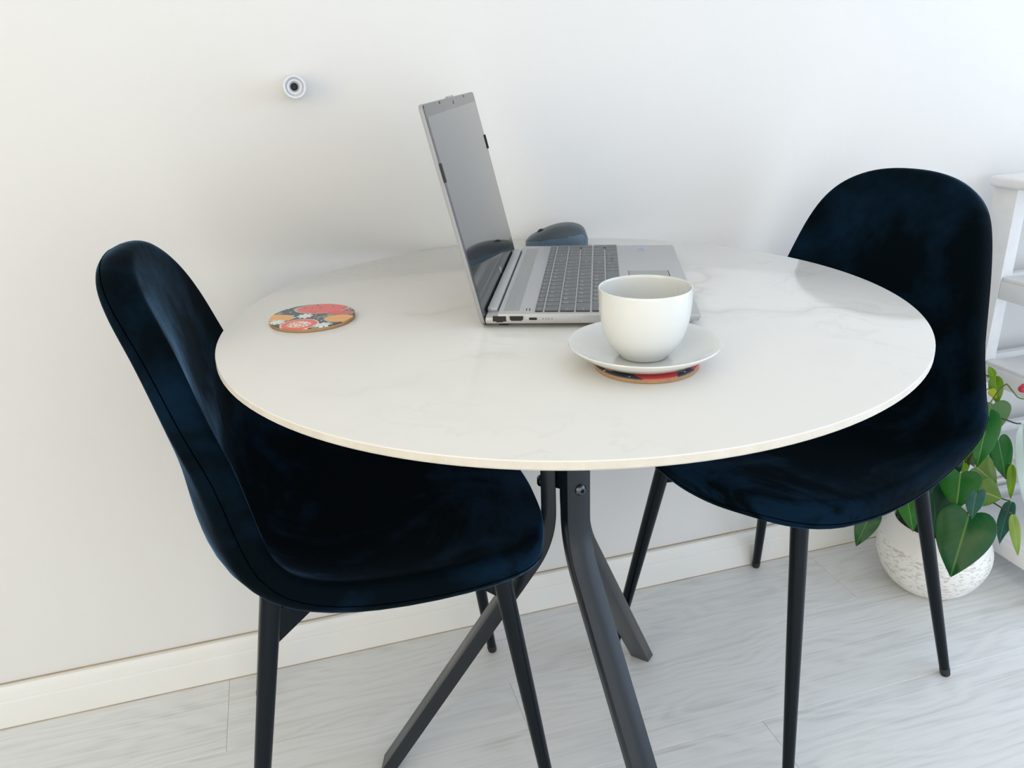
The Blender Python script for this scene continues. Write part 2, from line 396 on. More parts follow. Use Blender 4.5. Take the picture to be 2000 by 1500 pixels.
ER = np.array([0, .10, .2, .3, .4, .5, .6, .68, .75, .81, .86, .895, .92, .94, .955, .968, .979, .988, .994, .998, 1.0])
def shell(sh=SH):
    th = np.linspace(0, 2 * np.pi, NTH, endpoint=False); n = sh['n']
    ct = np.sign(np.cos(th)) * np.abs(np.cos(th)) ** (2 / n); st = np.sign(np.sin(th)) * np.abs(np.sin(th)) ** (2 / n)
    Rr, T = np.meshgrid(ER, np.arange(NTH), indexing='ij')
    sg = (Rr * ct[T]).ravel(); yy = (Rr * st[T]).ravel(); u = (1 - sg) / 2
    P = cr(sh['prof'], u); t = cr(sh['prof'], np.clip(u + .004, 0, 1)) - cr(sh['prof'], np.clip(u - .004, 0, 1))
    t /= np.linalg.norm(t, axis=1)[:, None]; N = np.stack([-t[:, 1], t[:, 0]], 1)
    w = cr(sh['w'][:, None], u)[:, 0]; c = cr(sh['c'][:, None], u)[:, 0]
    y = w * yy; lift = c * np.abs(yy) ** 2.4
    L = np.hypot(.42 * ct[T].ravel(), .21 * st[T].ravel()); d = (1 - Rr.ravel()) * L
    h = sh['h'] * np.sqrt(np.maximum(0, 1 - np.clip(1 - d / sh['h'], 0, 1) ** 2.7))
    out = []
    for s in (1, -1):
        off = lift + s * h
        out.append(np.stack([P[:, 0] + N[:, 0] * off, y, P[:, 1] + N[:, 1] * off], 1).reshape(len(ER), NTH, 3))
    return out
FRONT, BACK = shell()
def shell_mesh():
    bm = bmesh.new(); K = len(ER) - 1; grids = []
    rim = [bm.verts.new(FRONT[K, j]) for j in range(NTH)]
    for G in (FRONT, BACK):
        rows = [[bm.verts.new(G[0, 0])]] + [[bm.verts.new(G[i, j]) for j in range(NTH)] for i in range(1, K)] + [rim]
        for j in range(NTH):
            j2 = (j + 1) % NTH
            bm.faces.new((rows[0][0], rows[1][j], rows[1][j2]))
            for i in range(1, K): bm.faces.new((rows[i][j], rows[i + 1][j], rows[i + 1][j2], rows[i][j2]))
        grids.append(rows)
    return bm
LEG = dict(F=((.1406, .1271), (.1956, .1944)), B=((-.1459, .1307), (-.2263, .2065)))
def build_chair(label):
    t = thing('dining_chair', label, 'chair', group='velvet dining chairs at the round table')
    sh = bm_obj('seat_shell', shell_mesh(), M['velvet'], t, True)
    # seams run round the shell where the side band meets the front and back panels
    for G, i in ((BACK, 18),):
        path = [Vector(G[i, j]) for j in range(0, NTH)]
        bm_obj('seam', sweep_bm(path, lambda k: circ(.0007, 5), True), M['thread'], sh, True)
    for k, (a, b) in LEG.items():
        for s in (1, -1):
            A = Vector((a[0], s * a[1], .428)); B = Vector((b[0], s * b[1], 0))
            ax = (B - A).normalized()
            def P(f): return A + (B - A) * f
            pts = [P(-.045), P(.02), P(.5), P(.965)]
            rad = [.0128, .0128, .0108, .0083]
            bm = sweep_bm(pts, lambda i: circ(rad[i], 20))
            lg = bm_obj('leg', bm, M['black_metal'], t, True, 50)
            bm = sweep_bm([P(.962), P(.97), P(.985) , Vector((B.x, B.y, .0015)), Vector((B.x, B.y, .0002))], lambda i: circ([.0083, .0087, .0085, .0078, .006][i], 20), up=Vector((1, 0, 0)))
            bm_obj('foot_glide', bm, M['rubber'], lg, True, 50)
    # steel frame under the seat: two crossing flat arms that deepen to a gusset at each leg
    bm = bmesh.new()
    for k, (a, b) in LEG.items():
        for s in (1, -1):
            A = Vector((a[0], s * a[1], 0)); D = (Vector((b[0], s * b[1], 0)) - A) / .428
            c = Vector((.006, 0, 0)); tdir = (A - c).normalized(); sd = Vector((-tdir.y, tdir.x, 0)) * .0025
            e1 = A + D * .012; e2 = A + D * (.062)
            prof2 = [(c, .4035), (c, .386), (A - tdir * .085, .384), (e2 - tdir * .004, .366), (e1 - tdir * .004, .412)]
            f1 = [bm.verts.new((p.x + sd.x, p.y + sd.y, z)) for p, z in prof2]; f2 = [bm.verts.new((p.x - sd.x, p.y - sd.y, z)) for p, z in prof2]
            bm.faces.new(f1); bm.faces.new(f2[::-1])
            for i in range(5): bm.faces.new((f1[i], f1[(i + 1) % 5], f2[(i + 1) % 5], f2[i]))
    bm_obj('under_frame', bm, M['black_metal'], t)
    box('mounting_plate', (.006, 0, .4045), (.16, .14, .003), M['black_metal'], t)
    return t
def dup(root):
    r = root.copy(); COL.objects.link(r)
    for ch in list(root.children):
        c = ch.copy(); COL.objects.link(c); c.parent = r
        for g in list(ch.children):
            d = g.copy(); COL.objects.link(d); d.parent = c
    return r
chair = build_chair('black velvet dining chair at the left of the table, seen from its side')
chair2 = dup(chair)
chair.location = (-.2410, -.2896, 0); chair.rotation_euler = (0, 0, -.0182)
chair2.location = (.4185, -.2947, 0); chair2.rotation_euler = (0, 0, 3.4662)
chair2['label'] = 'black velvet dining chair at the right of the table, in front of the potted plant'

# ------------------------------------------------------------------ laptop
LR = -.3887; LO = Vector((-.11201, -.45173, TZ + .0002))
lap = thing('laptop', 'open silver laptop with a dark screen and numeric keypad on the round table', 'laptop', LO)
Vd = Vector((math.cos(LR), math.sin(LR), 0)); Ud = Vector((-math.sin(LR), math.cos(LR), 0))
# local frame of the parts: x = u (user's right), y = -v (away from the user), z up
lap.rotation_euler = (0, 0, math.atan2(Ud.y, Ud.x))
U0, U1, VD, DZ = .0045, .3545, .2375, .0165
def LP(u, v, z): return (u, -v, z)
def lbox(name, u0, u1, v0, v1, z0, z1, mat, parent, bevel=0):
    return box(name, ((u0 + u1) / 2, -(v0 + v1) / 2, (z0 + z1) / 2), (u1 - u0, v1 - v0, z1 - z0), mat, parent, None, bevel)
# base body: side profile tapers to the front
bm = bmesh.new()
def slab(u0, u1, prof):
    L_ = [[bm.verts.new(LP(u, v, z)) for v, z in prof] for u in (u0, u1)]
    n_ = len(prof)
    for i in range(n_): bm.faces.new((L_[0][i], L_[0][(i + 1) % n_], L_[1][(i + 1) % n_], L_[1][i]))
    bm.faces.new(L_[0]); bm.faces.new(L_[1][::-1])
slab(U0, U1, [(.0015, .0050), (.0005, .0080), (.0010, .0120), (.0145, .0128), (.0150, DZ), (.2355, DZ - .0012), (VD, DZ - .0030), (.2355, .0075), (.20, .0055)])
es = [e for e in bm.edges if abs(e.verts[0].co.x - e.verts[1].co.x) < 1e-6]
bmesh.ops.recalc_face_normals(bm, faces=bm.faces)
bmesh.ops.bevel(bm, geom=es, offset=.0012, segments=2, affect='EDGES', profile=.5)
base = bm_obj('base', bm, M['silver'], lap, True, 30)
lbox('hinge_cover', U0 + .022, U1 - .022, .0005, .0125, .0118, DZ + .0006, M['silver_side'], base, .0015)
lbox('hinge_gap', U0 + .022, U1 - .022, .0127, .0149, .0122, .0130, M['well'], base)
for u in (.03, .33):
    for v in (.02, .215): box('foot', (u, -v, .0030), (.030, .010, .0060), M['rubber'], base)
# keyboard
KU0, KU1 = .0105, .3480
pit = (KU1 - KU0) / 19
rows = [(.0560, .0645), (.0665, .0820), (.0838, .0997), (.1013, .1172), (.1193, .1345), (.1363, .1532)]
def cap(u0, u1, v0, v1, txt=None, half=None): keys.append((u0, u1, v0, v1, txt))
keys = []
def row(r, spec, start=0.0):
    x = start
    for w, tx in spec:
        if tx is not None: keys.append((KU0 + x * pit, KU0 + (x + w) * pit, rows[r][0], rows[r][1], tx))
        x += w
row(0, [(1, 'esc')] + [(1, 'f%d' % i) for i in range(1, 13)] + [(1, t_) for t_ in ('prt', 'del', 'hm', 'end', 'pu', 'pd')])
row(1, [(1, t_) for t_ in '`1234567890-='] + [(2, 'bksp')] + [(1, 'num'), (1, '/'), (1, '*'), (1, '-')])
row(2, [(1.5, 'tab')] + [(1, t_) for t_ in 'QWERTYUIOP[]'] + [(1.5, '\\')] + [(1, t_) for t_ in '789'])
row(3, [(1.75, 'caps')] + [(1, t_) for t_ in "ASDFGHJKL;'"] + [(2.25, 'enter')] + [(1, t_) for t_ in '456'])
row(4, [(2.25, 'shift')] + [(1, t_) for t_ in 'ZXCVBNM,./'] + [(2.75, 'shift')] + [(1, t_) for t_ in '123'])
row(5, [(1.25, 'ctrl'), (1, 'fn'), (1, '#'), (1, 'alt'), (5.75, ''), (1, 'alt'), (1, 'ctrl'), (1, '<'), (1, None), (1, '>'), (2, '0'), (1, '.')])
keys.append((KU0 + 18 * pit, KU1, rows[2][0], rows[3][1], '+')); keys.append((KU0 + 18 * pit, KU1, rows[4][0], rows[5][1], 'ent'))
vm = (rows[5][0] + rows[5][1]) / 2
keys.append((KU0 + 13 * pit, KU0 + 14 * pit, rows[5][0], vm, '^')); keys.append((KU0 + 13 * pit, KU0 + 14 * pit, vm, rows[5][1], 'v'))
kb = lbox('keyboard', KU0 - .0006, KU1 + .0006, .0552, .1540, DZ - .003, DZ + .00012, M['silver'], lap)
kcache = {}
def key_mesh(w, d):
    k = (round(w, 4), round(d, 4))
    if k not in kcache:
        bm = bmesh.new(); w2, d2 = w / 2, d / 2; rings = []
        for e, z in ((0, 0), (.0, .0013), (.0004, .0017), (.0010, .00175)):
            c_ = .0008
            a, b = w2 - e, d2 - e
            rings.append([bm.verts.new((x, y, z)) for x, y in ((-a + c_, -b), (a - c_, -b), (a, -b + c_), (a, b - c_), (a - c_, b), (-a + c_, b), (-a, b - c_), (-a, -b + c_))])
        for A, B in zip(rings, rings[1:]):
            for i in range(8): bm.faces.new((A[i], A[(i + 1) % 8], B[(i + 1) % 8], B[i]))
        bm.faces.new(rings[-1]); bmesh.ops.recalc_face_normals(bm, faces=bm.faces)
        me = bpy.data.meshes.new('key'); bm.to_mesh(me); bm.free(); me.materials.append(M['key']); me.materials.append(M['well'])
        for f in me.polygons: f.use_smooth = True; f.material_index = 0 if f.normal.z > .35 else 1  # side faces near-black, painting in the shadow between neighbouring keys
        me.set_sharp_from_angle(angle=R(50)); kcache[k] = me
    return kcache[k]
glyph = {}
def text_mesh(s, size):
    if (s, size) not in glyph:
        cu = bpy.data.curves.new('glyph', 'FONT'); cu.body = s; cu.size = size; cu.align_x = 'CENTER'; cu.align_y = 'CENTER'; cu.resolution_u = 2
        o = bpy.data.objects.new('glyph', cu); COL.objects.link(o); bpy.context.view_layer.update()
        me = bpy.data.meshes.new_from_object(o.evaluated_get(bpy.context.evaluated_depsgraph_get()))
        bpy.data.objects.remove(o); bpy.data.curves.remove(cu); glyph[(s, size)] = me
    return glyph[(s, size)]
legend = bmesh.new()
def stamp(bm, s, size, mat4):
    me = text_mesh(s, size); n0 = len(bm.verts); bm.from_mesh(me); bm.verts.ensure_lookup_table()
    bmesh.ops.transform(bm, matrix=mat4, verts=bm.verts[n0:])
for u0, u1, v0, v1, tx in keys:
    w, d = u1 - u0 - .0013, v1 - v0 - .0004
    if v1 - v0 < .0095 and v0 > .1: d = v1 - v0 - .0006
    k = link('key', key_mesh(w, d), kb); k.location = ((u0 + u1) / 2, -(v0 + v1) / 2, DZ + .0001)
    if tx:
        if len(tx) == 1 and d > .012: stamp(legend, tx, .0062, Matrix.Translation(((u0 + .0050), -(v0 + .0052), DZ + .00190)))
        else: stamp(legend, tx, .0034 if len(tx) > 1 else .0045, Matrix.Translation((u0 + min(.0062, (u1 - u0) / 2), -(v0 + v1) / 2, DZ + .00190)))
bm_obj('key_legends', legend, M['legend'], kb)
# speaker grille: raised ribs with grooves between
for i in range(7): lbox('grille_rib', U0 + .012, U1 - .020, .0205 + i * .0026, .0222 + i * .0026, DZ - .0005, DZ + .00030, M['pad'], base)
for v in (.0455, .0490): lbox('status_mark', .0165, .0255, v, v + .0009, DZ - .0003, DZ + .0002, M['well'], base)
# touchpad with its two buttons
lbox('touchpad', .096, .198, .1665, .2165, DZ - .0030, DZ - .00075, M['pad'], base)
pad = lbox('touchpad_rim', .0945, .1995, .1650, .1663, DZ - .0030, DZ - .00070, M['key'], base)
lbox('pad_button', .096, .1465, .2175, .2300, DZ - .0030, DZ - .00085, M['silver_side'], base)
lbox('pad_button', .1475, .198, .2175, .2300, DZ - .0030, DZ - .00085, M['silver_side'], base)
lbox('pad_gap', .096, .198, .2166, .2174, DZ - .0030, DZ - .00080, M['well'], base)
# blue processor badge, printed flat on the palm rest
bm = bmesh.new(); stamp(bm, 'CLA', .0125, Matrix.Translation((.322, -.1875, DZ - .00088)) @ Matrix.Rotation(0, 4, 'Z'))
bm_obj('processor_badge', bm, M['badge'], base)
# ports in the near side
X0 = U0 - .0002
def side_prism(name, pts, depth, mat, out=.0004):
    bm = bmesh.new(); a = [bm.verts.new((U0 - out, -v, z)) for v, z in pts]; b = [bm.verts.new((U0 + depth, -v, z)) for v, z in pts]
    bm.faces.new(a); bm.faces.new(b[::-1])
    for i in range(len(pts)): bm.faces.new((a[i], a[(i + 1) % len(pts)], b[(i + 1) % len(pts)], b[i]))
    return bm_obj(name, bm, mat, base)
side_prism('port_surround', [(.0265, .0065), (.0450, .0065), (.0450, .0145), (.0265, .0145)], .0004, M['silver_side'], .0001)
side_prism('network_port', [(.0092, .0078), (.0130, .0078), (.0130, .0068), (.0205, .0068), (.0205, .0078), (.0242, .0078), (.0242, .0138), (.0092, .0138)], .001, M['port'])
side_prism('display_port', [(.0300, .0085), (.0415, .0085), (.0433, .0105), (.0433, .0138), (.0283, .0138), (.0283, .0105)], .001, M['port'])
side_prism('charging_port', [(.0505, .0094), (.0580, .0094), (.0588, .0102), (.0588, .0114), (.0580, .0122), (.0505, .0122), (.0498, .0114), (.0498, .0102)], .001, M['port'])
for k in range(4): side_prism('port_mark', [(.0650 + k * .0033, .0102), (.0660 + k * .0033, .0102), (.0660 + k * .0033, .0113), (.0650 + k * .0033, .0113)], .0006, M['key'])
# lid
ANG = R(102.9); HL, LT = .2374, .0058
ca, sa = math.cos(ANG), math.sin(ANG)
HV, HZ = .0005, .0080
def lidm(u, t, d):     # d: distance in front of the screen face (towards the user)
    v = HV + ca * t + sa * d; z = HZ + sa * t - ca * d
    return (u, -v, z)
def lid_slab(name, poly, d0, d1, mat, parent, bevel=0):
    bm = bmesh.new(); a = [bm.verts.new(lidm(u, t, d1)) for u, t in poly]; b = [bm.verts.new(lidm(u, t, d0)) for u, t in poly]
    bm.faces.new(a); bm.faces.new(b[::-1])
    for i in range(len(poly)): bm.faces.new((a[i], a[(i + 1) % len(poly)], b[(i + 1) % len(poly)], b[i]))
    bmesh.ops.recalc_face_normals(bm, faces=bm.faces)
    if bevel:
        bmesh.ops.bevel(bm, geom=[e for e in bm.edges if e.is_manifold and e.calc_face_angle(0) > R(60)], offset=bevel, segments=2, affect='EDGES', profile=.5)
    return bm_obj(name, bm, mat, parent, bevel > 0, 35)
def rrect(u0, u1, t0, t1, r, n=5):
    out = []
    for cx, cy, a0 in ((u1 - r, t1 - r, 0), (u0 + r, t1 - r, 90), (u0 + r, t0 + r, 180), (u1 - r, t0 + r, 270)):
        for i in range(n + 1): a = R(a0 + 90 * i / n); out.append((cx + r * math.cos(a), cy + r * math.sin(a)))
    return out
LU0, LU1 = .0045, .3560
lid = lid_slab('screen_lid', rrect(LU0, LU1, -.004, HL, .006), -LT, -.0012, M['lid_edge'], lap, .0012)
lid_slab('bezel', rrect(LU0 + .0012, LU1 - .0012, .0012, HL - .001, .005), -.0013, 0, M['bezel'], lid)
lid_slab('screen_panel', [(LU0 + .0055, .0255), (LU1 - .0055, .0255), (LU1 - .0055, .2240), (LU0 + .0055, .2240)], -.0006, .00012, M['screen'], lid)
lid_slab('webcam_bump', rrect(.157, .196, HL - .003, HL + .0016, .0016), -.0040, -.0010, M['lid_edge'], lid)
lid_slab('webcam_lens', [(.181 + .0022 * math.cos(R(a)), .2308 + .0022 * math.sin(R(a))) for a in range(0, 360, 30)], -.0005, .0004, M['key'], lid)
for u in (.094, .266): lid_slab('microphone_hole', [(u + .0018 * math.cos(R(a)), .2345 + .0014 * math.sin(R(a))) for a in range(0, 360, 30)], -.0005, .0003, M['port'], lid)
for u in (LU0 - .0004, LU1 - .0024): lid_slab('rubber_bumper', [(u, .1565), (u + .0028, .1565), (u + .0028, .1765), (u, .1765)], -.0010, .0016, M['rubber'], lid)
for u in (.105, .288): lid_slab('rubber_bumper', rrect(u - .005, u + .005, .0040, .0062, .001), -.0005, .0008, M['rubber'], lid)
bm = bmesh.new()
mt = Matrix((Vector((1, 0, 0)), Vector((0, -ca, sa)), Vector((0, -sa, -ca)))).transposed().to_4x4()
stamp(bm, 'hp', .0135, Matrix.Translation(lidm(.186, .0160, .0003)) @ mt)
bm_obj('maker_logo', bm, M['legend'], lid)
lid_slab('hinge_barrel', [(U0 + .010, -.006), (U0 + .050, -.006), (U0 + .050, .003), (U0 + .010, .003)], -.0055, .0015, M['well'], lap)
lid_slab('hinge_barrel', [(U1 - .050, -.006), (U1 - .010, -.006), (U1 - .010, .003), (U1 - .050, .003)], -.0055, .0015, M['well'], lap)

# ------------------------------------------------------------------ computer mouse
mouse = thing('computer_mouse', 'slate blue wireless computer mouse on the table behind the laptop', 'mouse', (.108, -.072, TZ), LR + math.pi)
# local x forwards (towards the scroll wheel), z up
def mouse_parts():
    N, K = 30, 32; rings = []
    zt_ = smooth_path([Vector((-.0500, .010, 0)), Vector((-.043, .0265, 0)), Vector((-.030, .0335, 0)), Vector((-.014, .0348, 0)), Vector((.004, .0320, 0)), Vector((.024, .0245, 0)), Vector((.042, .0155, 0)), Vector((.0500, .0080, 0))], N)
    for i, P in enumerate(zt_):
        x, h = P.x, P.y; e = max(.0, 1 - abs(x / .0503) ** 3.4) ** (1 / 2.4); w = (.0300 - .0025 * (x / .05)) * e
        ring = []
        for k in range(K + 1):
            a = math.pi * k / K; cy, sz_ = math.cos(a), math.sin(a)
            y = w * (1 if cy > 0 else -1) * abs(cy) ** .62; z = .0008 + (h - .0008) * sz_ ** .55
            ring.append((x, y, z))
        rings.append(ring)
    lo = lambda x: .0095 + (.0215 - .0095) * min(1, max(0, (.050 - x) / .085))
    ks = [min(range(K // 2), key=lambda k: abs(r[k][2] - min(lo(r[0][0]), r[K // 2][2] * .8))) for r in rings]
    T, B = bmesh.new(), bmesh.new()
    # resample each section so that the seam between grip and cover is a clean line
    for bm, part in ((T, 'top'), (B, 'side')):
        rows_ = []
        for r, k0 in zip(rings, ks):
            pts = [Vector(p) for p in r]
            if part == 'top': seg = [pts[int(round(k0 + (K - 2 * k0) * m / 20))] for m in range(21)]
            else: seg = None
            if part == 'top': rows_.append([bm.verts.new((p.x, p.y, p.z + .0003)) for p in seg])
            else:
                q1 = [pts[int(round(k0 * m / 5))] for m in range(6)]; q2 = [Vector((p.x, -p.y, p.z)) for p in q1[::-1]]
                rows_.append([bm.verts.new(p) for p in q1 + q2])
        for a, b in zip(rows_, rows_[1:]):
            for i in range(len(a) - 1): bm.faces.new((a[i], a[i + 1], b[i + 1], b[i]))
            if part == 'side': bm.faces.new((a[-1], a[0], b[0], b[-1]))
        bm.faces.new(rows_[0]); bm.faces.new(rows_[-1][::-1])
        bmesh.ops.remove_doubles(bm, verts=bm.verts, dist=.00003)
    bm_obj('grip_body', B, M['mouse_side'], mouse, True, 60)
    bm_obj('top_cover', T, M['mouse_top'], mouse, True, 60)
mouse_parts()
bm = lathe_bm([(0, -.0030), (.0065, -.0030), (.0075, -.002), (.0075, .002), (.0065, .0030), (0, .0030)], 24)
bmesh.ops.transform(bm, matrix=Matrix.Translation((.024, 0, .0195)) @ Matrix.Rotation(R(90), 4, 'X'), verts=bm.verts)
bm_obj('scroll_wheel', bm, M['rubber'], mouse, True, 40)

# ------------------------------------------------------------------ cup, saucer, coasters
def ellipse_mask(t, sx, sy, c, a, b, rot=0, soft=.04):
    x = t.math('SUBTRACT', sx, c[0]); y = t.math('SUBTRACT', sy, c[1]); cs, sn = math.cos(rot), math.sin(rot)
    p = t.math('ADD', t.math('MULTIPLY', x, cs / a), t.math('MULTIPLY', y, sn / a)); q = t.math('ADD', t.math('MULTIPLY', x, -sn / b), t.math('MULTIPLY', y, cs / b))
    d = t.math('ADD', t.math('MULTIPLY', p, p), t.math('MULTIPLY', q, q))
    return t.ramp(d, (1 - soft, 1), (1, 0)), d, p, q
def coaster_art(name, shapes, specks=True):
    t = NT(name); o = t.obj(); s = t.n('ShaderNodeSeparateXYZ'); t.l(o, s.inputs[0]); sx, sy = s.outputs[0], s.outputs[1]
    vo = t.n('ShaderNodeTexVoronoi'); t.l(o, vo.inputs['Vector']); vo.inputs['Scale'].default_value = 150
    col = t.mix(t.ramp(vo.outputs['Distance'], (.16, 1), (.22, 0)), (.045, .055, .085), (.75, .78, .80))
    lf = t.noise(o, 70, 2); col = t.mix(t.ramp(lf, (.60, 0), (.64, .7)), col, (.30, .36, .26))
    for kind, c, a, b, rot in shapes:
        m, d, p, q = ellipse_mask(t, sx, sy, c, a, b, rot)
        if kind == 'orange':
            body = t.mix(t.ramp(d, (.78, 0), (.86, 1)), (.86, .40, .12), (.55, .48, .20)); body = t.mix(t.ramp(t.math('ABSOLUTE', q), (.04, .5), (.12, 0)), body, (.62, .34, .06))
        elif kind == 'melon':
            v2 = t.n('ShaderNodeTexVoronoi'); t.l(o, v2.inputs['Vector']); v2.inputs['Scale'].default_value = 110
            body = t.mix(t.ramp(v2.outputs['Distance'], (.14, 1), (.2, 0)), (.78, .13, .12), (.10, .05, .04)); body = t.mix(t.ramp(d, (.80, 0), (.86, 1)), body, (.50, .52, .38))
        elif kind == 'fig':
            v2 = t.n('ShaderNodeTexVoronoi', feature='DISTANCE_TO_EDGE'); t.l(o, v2.inputs['Vector']); v2.inputs['Scale'].default_value = 210
            inner = t.math('MULTIPLY', t.ramp(d, (.30, 1), (.42, 0)), t.ramp(v2.outputs['Distance'], (.10, 1), (.16, 0)))
            body = t.mix(inner, (.80, .14, .10), (.86, .80, .72)); body = t.mix(t.ramp(d, (.78, 0), (.88, 1)), body, (.88, .55, .45))
        elif kind == 'flower':
            ang = t.math('ARCTAN2', q, p); pet = t.math('ABSOLUTE', t.math('SINE', t.math('MULTIPLY', ang, 4.0)))
            m = t.math('MULTIPLY', m, t.ramp(t.math('SUBTRACT', t.math('ADD', .35, t.math('MULTIPLY', pet, .65)), d), (0, 0), (.1, 1)))
            body = (.72, .80, .76)
        else: body = (.70, .10, .10)
        col = t.mix(m, col, body)
    t.set(Base_Color=col, Roughness=.35, Coat_Weight=.2); return t.m
ART1 = coaster_art('fruit_print', [('orange', (-.040, .006), .021, .0135, -.45), ('orange', (.030, -.024), .019, .0145, -.35), ('melon', (.0135, .026), .034, .0215, -.25), ('red', (.033, -.001), .017, .008, -.3),
    ('fig', (-.0165, -.030), .0225, .0205, -.15), ('flower', (-.041, -.0115), .010, .010, 0), ('flower', (-.0083, .0017), .010, .010, .3), ('flower', (.0085, -.0425), .011, .009, .2)])
ART2 = coaster_art('berry_print', [('orange', (-.0385, -.006), .006, .010, -.45), ('red', (-.006, -.032), .021, .022, -.35), ('red', (.041, -.030), .014, .016, .4), ('melon', (0, .026), .034, .0215, -.25), ('flower', (-.030, -.012), .009, .009, .2)])
def coaster(label, loc, art, rz=0):
    t = thing('coaster', label, 'coaster', loc, rz, 'round fruit-print coasters')
    r = .0500
    bm_obj('cork_base', lathe_bm([(0, 0), (r - .001, 0), (r, .0008), (r, .0040), (0, .0040)], 72), M['cork'], t, True, 30)
    bm_obj('printed_top', lathe_bm([(0, .0040), (r, .0040), (r, .0046), (r - .0006, .0051), (0, .0051)], 72), art, t, True, 30)
    return t
coaster('round coaster printed with watermelon, fig and oranges, lying bare at the left of the table', (-.293, -.3354, TZ + .0002), ART1)
coaster('round coaster with red and navy fruit print lying under the white saucer', (.0052, -.6200, TZ + .0002), ART2)
CX, CY = .0029, -.6187
sau = thing('saucer', 'white porcelain saucer under the cup, on a fruit-print coaster', 'saucer', (CX, CY, TZ + .0055))
sr = .0724; sz = .0195
P_ = [(0, .0012), (.030, .0012), (.032, 0), (.0345, 0), (.037, .0008), (.046, .0026), (.056, .0068), (.065, .0125), (sr - .0012, sz - .0022), (sr, sz - .0008), (sr - .0004, sz + .0001), (sr - .0016, sz), (.064, .0158), (.055, .0108), (.045, .0070), (.034, .0054), (.0275, .0052), (.0262, .0050), (.024, .0048), (0, .0048)]
bm_obj('dish', lathe_bm(P_, 96), M['porcelain'], sau, True, 60)
cup = thing('coffee_cup', 'empty white porcelain coffee cup standing on the saucer', 'cup', (CX, CY, TZ + .0105))
ch = .8296 - TZ - .0105
po = [(.0, .0022), (.0195, .0022), (.0205, .0004), (.0222, 0), (.0236, .0010), (.0252, .0035), (.0300, .0085), (.0352, .0160), (.0392, .0255), (.0418, .0370), (.0433, .0500), (.0438, ch - .004), (.0437, ch - .0008), (.0430, ch), (.0422, ch - .0006), (.0416, ch - .004), (.0411, .048), (.0396, .037), (.0370, .0262), (.0328, .0170), (.0270, .0098), (.0190, .0062), (0, .0056)]
bm = bmesh.new(); sp = smooth_path([Vector((r, z)) for r, z in po[5:]], 60)
bm_obj('cup_body', lathe_bm(po[:5] + [(max(0, v.x), v.y) for v in sp[:-1]] + [(0, .0056)], 96), M['porcelain'], cup, True, 60)

# ------------------------------------------------------------------ door stop on the wall
ds = thing('door_stop', 'white round plastic door stop with a dark screw hole on the wall', 'door stop', (-.2687, 0, 1.0060))
ds.rotation_euler = (R(90), 0, 0)
bm_obj('stop_body', lathe_bm([(0, 0), (.0168, 0), (.0165, .004), (.0158, .046), (.0152, .0485), (.0138, .0488), (.0126, .0478), (.0122, .0435), (.0108, .0430), (.0102, .0465), (.0088, .0472), (.0074, .0460), (.0058, .0350), (0, .0345)], 48), M['stop_white'], ds, True, 45)
bm_obj('screw', lathe_bm([(0, .0343), (.0052, .0343), (.0050, .0362), (.0030, .0375), (.0012, .0375), (.0010, .0362), (0, .0362)], 24), M['port'], ds, True, 45)

# ------------------------------------------------------------------ white shelf rack at the right edge
rack = thing('shelf_rack', 'white wooden shelf rack against the wall behind the right chair', 'shelf', (1.02, -.03, 0))
RD, RWd, RZ = .34, .36, .7735       # depth (away from the wall), width, height of the posts
for x in (0, RWd - .028):
    for y, dd in ((-.055, .055), (-RD, .055)):
        box('post', (x + .014, y + dd / 2, RZ / 2), (.028, dd, RZ), M['shelf_paint'], rack, None, .0015)
for z in (.579, .406, .234, .062):
    for x in (0, RWd - .020): box('side_rail', (x + .010, -RD / 2, z), (.018, RD - .112, .036), M['shelf_paint'], rack, None, .001)
    for y in (-.010, -RD + .010): box('cross_rail', (RWd / 2, y, z), (RWd - .058, .016, .034), M['shelf_paint'], rack, None, .001)
    box('shelf_board', (RWd / 2, -RD / 2, z + .0215), (RWd - .006, RD - .115, .007), M['shelf_paint'], rack, None, .001)
bm = bmesh.new(); add_box(bm, (RWd / 2, -RD / 2 - .0, RZ + .010), (RWd + .03, RD + .0, .020), None, .006, 3)
bm_obj('top_board', bm, M['shelf_paint'], rack, True, 50)

# ------------------------------------------------------------------ potted anthurium
PX, PY = .866, -.190
plant = thing('potted_plant', 'heart-leaved anthurium in a carved white ceramic pot on the floor', 'plant', (PX, PY, 0))
pp = smooth_path([Vector(v) for v in ((.052, .0), (.066, .004), (.088, .028), (.103, .062), (.106, .090), (.098, .118), (.087, .142), (.085, .150))], 28)
prof_p = [(0, 0)] + [(v.x, v.y) for v in pp] + [(.082, .152), (.079, .149), (.084, .128), (.088, .110), (0, .110)]
pot = bm_obj('pot', lathe_bm(prof_p, 72), M['pot'], plant, True, 60)
bm_obj('soil', lathe_bm([(0, .111), (.05, .128), (.079, .131), (.080, .112), (0, .1105)], 32), M['soil'], pot, True)
OUT = [(0, -.0), (.10, -.095), (.24, -.14), (.38, -.10), (.475, .02), (.5, .16), (.475, .32), (.40, .50), (.29, .67), (.17, .82), (.07, .93), (0, 1.0)]
NARROW = [(0, 0), (.12, .0), (.26, .03), (.38, .09), (.46, .18), (.5, .32), (.48, .45), (.41, .60), (.30, .74), (.18, .86), (.07, .95), (0, 1.0)]
